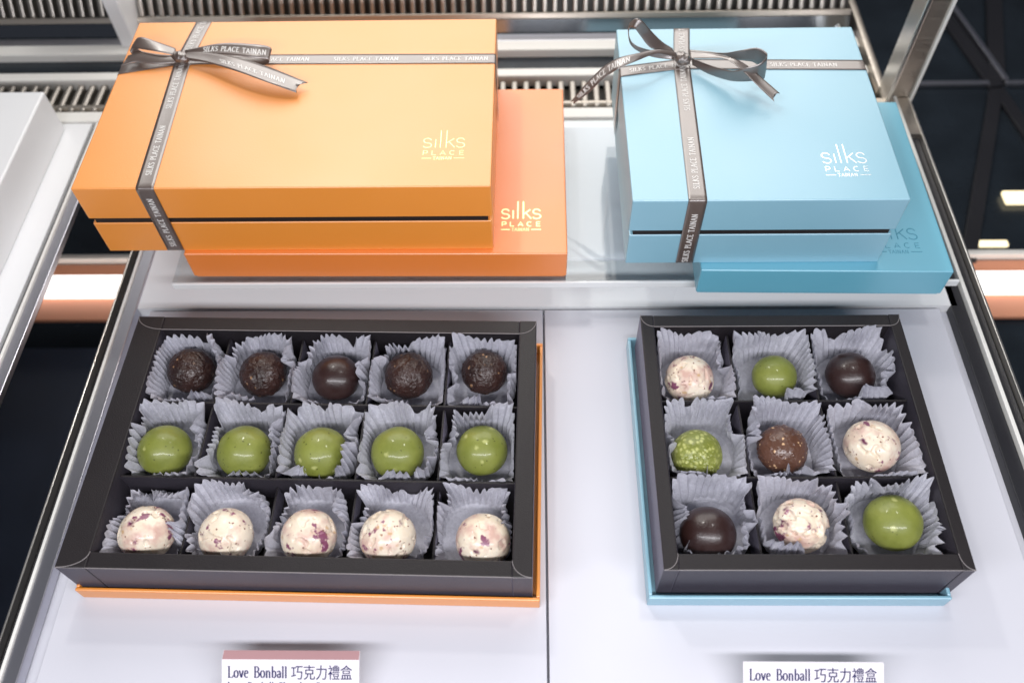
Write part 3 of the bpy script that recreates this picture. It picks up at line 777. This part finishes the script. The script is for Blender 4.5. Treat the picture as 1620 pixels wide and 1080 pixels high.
# ------------------------------------------------------------------ paper cups and bonbons
def tri(x):
    x = x/(2*PI) % 1.0
    return 4*abs(x-0.5)-1
def smooth(a, b, x):
    t = min(1, max(0, (x-a)/(b-a))); return t*t*(3-2*t)
def cup_mesh(hx, hy, ox_, oy_, seed, h0=28.0):
    """pleated paper square pushed into a cell hx by hy (half sizes); the ball sits at (ox_, oy_) from the cell centre"""
    r_ = random.Random(seed); NN, MM = 460, 16
    npl = r_.choice((34, 36, 38, 40))
    ph = [r_.uniform(0, 6.28) for _ in range(12)]
    folds = []
    for _ in range(r_.choice((3, 4, 4, 5))):
        folds.append((r_.uniform(0, 2*PI), r_.uniform(0.22, 0.5), r_.uniform(3.0, 9.0)))
    notches = [(r_.uniform(0, 2*PI), r_.uniform(0.14, 0.34), r_.uniform(8, 14)) for _ in range(r_.choice((2, 3, 3)))]
    vs, fs = [], []
    for i in range(NN):
        th = 2*PI*i/NN
        c, s = math.cos(th), math.sin(th)
        sq = 1/((abs(c)/hx)**7+(abs(s)/hy)**7)**(1/7)
        pa = npl*th+1.1*math.sin(3*th+ph[0])+0.8*math.sin(5*th+ph[1])
        pl = tri(pa)
        H = h0+2.6*math.sin(2*th+ph[2])+2.0*math.sin(3*th+ph[3])+1.4*math.sin(7*th+ph[4])
        H += 2.0*(abs(c*s)*2)                       # corners of the square stand higher
        H -= 3.5*smooth(0.3, 0.9, -s)
        H += 1.7*tri(pa+0.7)*(0.7+0.5*math.sin(4*th+ph[5]))
        for (f0, fw, dep) in notches:
            d = abs((th-f0+PI) % (2*PI)-PI); H -= dep*(1-smooth(0, fw, d))
        lean = 0.0
        for (f0, fw, am) in folds:
            d = abs((th-f0+PI) % (2*PI)-PI); lean += am*(1-smooth(fw*0.72, fw, d))
        lean = min(lean, 8.5)
        lean += 0.7*math.sin(6*th+ph[6])
        for j in range(MM+1):
            t = j/MM
            if t < 0.2:
                u = t/0.2; r = 12.5*u; z = 0.25; am = 0.0
                R = r; z += 0.0
                bx_, by_ = ox_*0.7, oy_*0.7
            else:
                u = (t-0.2)/0.8
                base = 12.5; top = sq*1.04; foot = min(sq*0.90, 21.0)
                if u < 0.22: R = base+(foot-base)*(u/0.22)
                else: R = foot+(top-foot)*((u-0.22)/0.78)**1.2
                wall = min(1, u/0.3)
                R -= lean*smooth(0.5, 1.0, u)
                am = 1.55*smooth(0.1, 0.8, u)
                R += pl*am-am*0.5
                z = 0.25+1.2*min(1, u/0.22)+max(0, H-1.2)*max(0, (u-0.18)/0.82)
                k = 1-wall; bx_, by_ = ox_*0.7*k, oy_*0.7*k
                tw = 0.05*math.sin(5*th+ph[7])*u
                c, s = math.cos(th+tw), math.sin(th+tw)
            nz = noise.noise(Vector((c*R*0.09+ph[8], s*R*0.09+ph[9], z*0.09)))*1.3*(t > 0.3)
            x = bx_+c*(R+nz); y = by_+s*(R+nz)
            x = max(-hx+0.35, min(hx-0.35, x)); y = max(-hy+0.35, min(hy-0.35, y))
            vs.append((x, y, z))
    W = MM+1
    for i in range(NN):
        for j in range(MM):
            a = i*W+j; b = ((i+1) % NN)*W+j
            if j == 0: fs.append((a, b+1, a+1))
            else: fs.append((a, b, b+1, a+1))
    return tomesh(vs, fs)

def bonbon_mesh(kind, r, seed):
    bm = bmesh.new(); bmesh.ops.create_icosphere(bm, subdivisions=6, radius=1)
    o = Vector((seed*3.17, seed*1.3, seed*0.71))
    rr = random.Random(seed)
    cdir = Vector((rr.uniform(-.2, .6), rr.uniform(-1, -.5), rr.uniform(-.1, .3))).normalized()
    for v in bm.verts:
        p = v.co.normalized(); k = 1+0.022*noise.noise(p*1.6+o)
        if kind == 'choc':
            k += 0.035*noise.noise(p*4+o)+0.035*abs(noise.noise(p*8+o))+0.012*noise.noise(p*18+o)
        elif kind == 'white':
            k += 0.010*noise.noise(p*4+o)
            dent = noise.noise(p*3.2+o*2)
            k -= 0.07*smooth(0.30, 0.42, dent)
        elif kind == 'broken':
            dent = noise.noise(p*2.4+o*2)
            k -= 0.16*smooth(0.02, 0.14, dent)*smooth(-0.2, 0.3, p.z+0.2)
            k += 0.02*noise.noise(p*8+o)
        elif kind == 'almond':
            d = noise.voronoi(p*5.5+o)[0][0]; k += 0.03*(1-smooth(0.1, 0.4, d))
        elif kind == 'crunch':
            wgt = smooth(0.35, 0.75, p.dot(cdir))
            d = noise.voronoi(p*6+o)[0][0]; k += wgt*(0.09*(1-smooth(0.0, 0.5, d))-0.035)
        elif kind == 'green':
            k += 0.006*noise.noise(p*3+o)
            k -= 0.05*(1-smooth(0.03, 0.10, (p-Vector((0.25, -0.93, 0.12)).normalized()).length))*(seed % 3 == 0)
        # shadow edge from the box rim shaped in: the foot steps narrower below it
        edge_line = -0.34+0.03*math.sin(p.x*3+seed)
        k -= 0.035*(1-smooth(edge_line-0.05, edge_line+0.015, p.z))
        v.co = Vector((p.x, p.y, p.z*0.93))*k*r*S
    bm.normal_update()
    me = bpy.data.meshes.new("bonbon"); bm.to_mesh(me); bm.free(); return me
MATS = {'choc': M_choc, 'smooth': M_choc_smooth, 'green': M_green, 'crunch': M_green_crunch, 'white': M_white, 'broken': M_white, 'almond': M_almond}

ordn = ["leftmost", "second from left", "middle", "fourth from left", "rightmost"]
ordn3 = ["left", "middle", "right"]
def w2l(px, py, root_xy, yaw):
    dx, dy = px-root_xy[0], py-root_xy[1]; c, s = math.cos(-yaw), math.sin(-yaw)
    return c*dx-s*dy, s*dx+c*dy
def fill(root_xy, yaw, xe, ye, rows, boxname, rownames, cols, group_b, group_c):
    """rows back to front: (kind, world x, world y, radius)"""
    for ri, row in enumerate(rows):
        for ci, (kind, px, py, r) in enumerate(row):
            yi = len(ye)-2-ri
            cx_ = (xe[ci]+xe[ci+1])/2; cy_ = (ye[yi]+ye[yi+1])/2
            hx = (xe[ci+1]-xe[ci])/2-1.0; hy = (ye[yi+1]-ye[yi])/2-1.0
            lx, ly = w2l(px, py, root_xy, yaw)
            lx = max(cx_-hx+r+0.4, min(cx_+hx-r-0.4, lx)); ly = max(cy_-hy+r+0.4, min(cy_+hy-r-0.4, ly))
            r *= 0.97
            seed = ri*17+ci*5+int(abs(root_xy[0]))
            cc, ss = math.cos(yaw), math.sin(yaw)
            def wpos(a, b_): return (root_xy[0]+cc*a-ss*b_, root_xy[1]+ss*a+cc*b_)
            me = cup_mesh(hx, hy, lx-cx_, ly-cy_, seed, 21.0 if (ri == 2 and len(xe) > 4) else 28.0)
            o = link("paper_cup", me, M_cup, None, False)
            wx, wy = wpos(cx_, cy_); o.location = (wx*S, wy*S, 8.6*S); o.rotation_euler = (0, 0, yaw)
            what = {'choc': 'dark rough', 'smooth': 'dark smooth', 'green': 'green', 'crunch': 'crumbly green', 'white': 'berry-flecked white', 'broken': 'chunky cream', 'almond': 'nut-flecked brown'}[kind]
            tag(o, "grey paper cup of the %s bonbon, %s of %s, %s" % (what, cols[ci], rownames[ri], boxname), "paper cup", group_c)
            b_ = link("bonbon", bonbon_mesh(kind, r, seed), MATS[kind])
            wx, wy = wpos(lx, ly); b_.location = (wx*S, wy*S, (9.3+r*0.93*0.97)*S); b_.rotation_euler = (rnd.uniform(-.12, .12), rnd.uniform(-.12, .12), rnd.uniform(0, 6.28) if kind not in ('crunch', 'broken') else 0)
            look = {'choc': "knobbly dark bonbon", 'smooth': "smooth dark chocolate bonbon", 'green': "glossy matcha green bonbon",
                    'crunch': "matcha green bonbon with crumbly side", 'white': "white bonbon with purple berry flecks", 'broken': "chunky cream bonbon with pink pieces",
                    'almond': "brown bonbon speckled with chopped nuts"}[kind]
            tag(b_, "%s, %s of %s, %s" % (look, cols[ci], rownames[ri], boxname), "bonbon", group_b)

rO = ["back row", "centre row", "front row"]
fill((-504.3, 268.7), yo, [17.5, 61.5, 110.5, 158.5, 208, 254], [9.5, 59, 110.5, 162],
     [[('choc', -463.9, 408.8, 15.6), ('choc', -415.8, 406.2, 15.6), ('smooth', -367.1, 402.7, 16.0), ('choc', -319.8, 404.5, 16.0), ('choc', -270.1, 407.3, 15.4)],
      [('green', -468.7, 349.3, 16.8), ('green', -417.4, 348.4, 17.0), ('green', -369.5, 347.5, 17.0), ('green', -322.0, 347.5, 17.0), ('green', -270.0, 349.7, 16.3)],
      [('white', -465.0, 293.0, 16.6), ('white', -418.1, 291.9, 16.4), ('white', -369.3, 292.8, 16.6), ('white', -323.0, 291.4, 16.8), ('white', -266.8, 290.8, 16.4)]],
     "orange box", rO, ordn, "bonbons in the orange box", "paper cups in the orange box")
fill((-167.5, 268.1), math.radians(0.1), [8.5, 57.2, 108, 161.5], [9.5, 58.5, 110.5, 163],
     [[('white', -137.2, 401.1, 16.2), ('green', -81.8, 403.9, 14.6), ('smooth', -33.4, 403.8, 16.0)],
      [('crunch', -138.4, 347.1, 16.0), ('almond', -85.9, 350.5, 15.8), ('white', -31.3, 352.2, 17.0)],
      [('smooth', -137.7, 294.9, 16.6), ('broken', -83.3, 301.1, 16.4), ('green', -30.2, 302.8, 16.8)]],
     "blue box", rO, ordn3, "bonbons in the blue box", "paper cups in the blue box")

# ================================================================== SIGN CARDS
def sign(x0, x1, ytop, ztop, label, topm, thick, lead):
    e = empty("sign_card", ((x0+x1)/2, ytop, 0), label, "sign", "name cards in front of the boxes")
    cx_ = (x0+x1)/2
    wd = x1-x0
    fy, fz = -32.0, -(ztop-0.4)                   # the face slopes down towards the viewer
    L = math.hypot(fy, fz); dy, dz = fy/L, fz/L; ny, nz = dz, -dy
    if ny > 0: ny, nz = -ny, -nz
    vs = []
    for x in (-wd/2, wd/2):
        for (y, z) in ((0, ztop), (fy, 0.4), (fy+ (0.8 if lead else thick), 0.4), (thick, ztop+ (0.0))):
            vs.append((x, y, z))
    fs = [(0, 1, 5, 4), (1, 2, 6, 5), (2, 3, 7, 6), (3, 0, 4, 7), (0, 3, 2, 1), (4, 5, 6, 7)]
    if not lead:                                  # thin leaning card with a fold-out strut
        vs = [(x, y, z) for x in (-wd/2, wd/2) for (y, z) in ((0, ztop), (fy, 0.4), (fy+1.0, 0.1), (0.8, ztop-0.5))]
    me = tomesh(vs, fs); o = link("face_card", me, M_card, e, False)
    if lead:
        vs = [(x, y, z) for x in (-wd/2+0.1, wd/2-0.1) for (y, z) in ((0.4, ztop+0.05), (thick, ztop+0.05), (thick, ztop-1), (0.4, ztop-1))]
        vs += []
        link("top_edge", tomesh(vs, [(0, 1, 2, 3), (4, 7, 6, 5), (0, 4, 5, 1), (1, 5, 6, 2), (2, 6, 7, 3), (3, 7, 4, 0)]), M_pink, e, False)
    else:
        vs = [(x, y, z) for x in (-8, 8) for (y, z) in ((-4, ztop-9), (4, 0.1), (4.8, 0.1), (-3.4, ztop-9))]
        link("strut", tomesh(vs, fs), M_card, e, False)
    def place(u, t_, lift):                       # u across from the left edge, t_ down the face
        return (-wd/2+u, dy*t_+ny*(0.08+lift), ztop+dz*t_+nz*(0.08+lift))
    h = 6.1
    k = 33.0*wd/73.0/5.0
    def line(txt, u0, base, hh, xs):
        link("lettering", text_mesh(txt, lambda x, y, l: place(u0+x*hh, base-y*hh, l), (0, 0, 0), thick=0.155, thin=0.07, track=0.05, xs=xs), M_ink, e, False)
    line("Love Bonball", 3.2, 9.3, 6.0, 0.93)
    line("Love Bonball Chocolate Box", 3.2, 17.2, 5.4, 0.80)
    cu = bpy.data.curves.new("cjk", 'FONT'); cu.body = "\u5de7\u514b\u529b\u79ae\u76d2"; cu.size = 1.0
    to = bpy.data.objects.new("cjk", cu); col.objects.link(to)
    dg = bpy.context.evaluated_depsgraph_get(); mm = bpy.data.meshes.new_from_object(to.evaluated_get(dg))
    bpy.data.objects.remove(to)
    xm0 = min(v.co.x for v in mm.vertices); xm1 = max(v.co.x for v in mm.vertices)
    ym0 = min(v.co.y for v in mm.vertices); ym1 = max(v.co.y for v in mm.vertices)
    for v_ in mm.vertices:
        x = (v_.co.x-xm0)/(xm1-xm0); y = (v_.co.y-ym0)/(ym1-ym0)
        q = place(37.2*wd/73.6+x*32.6*wd/73.6, 10.3-y*7.9, 0)
        v_.co = Vector(q)*S
    mm.update(); link("lettering", mm, M_ink, e, False)
    m2 = mm.copy(); m2.materials.clear()          # a second impression, a hair to the side, for the bold weight
    for v_ in m2.vertices: v_.co += Vector((0.16, 0.0, 0.05))*S
    link("lettering", m2, M_ink, e, False)
    return e
sign(-407.0, -332.6, 224.3, 22.0, "left white name card with a dusty pink top edge", M_pink, 5.2, True)
sign(-127.0, -52.8, 224.4, 22.0, "right white name card without pink edge, dark shadow behind", M_pink, 1.0, False)
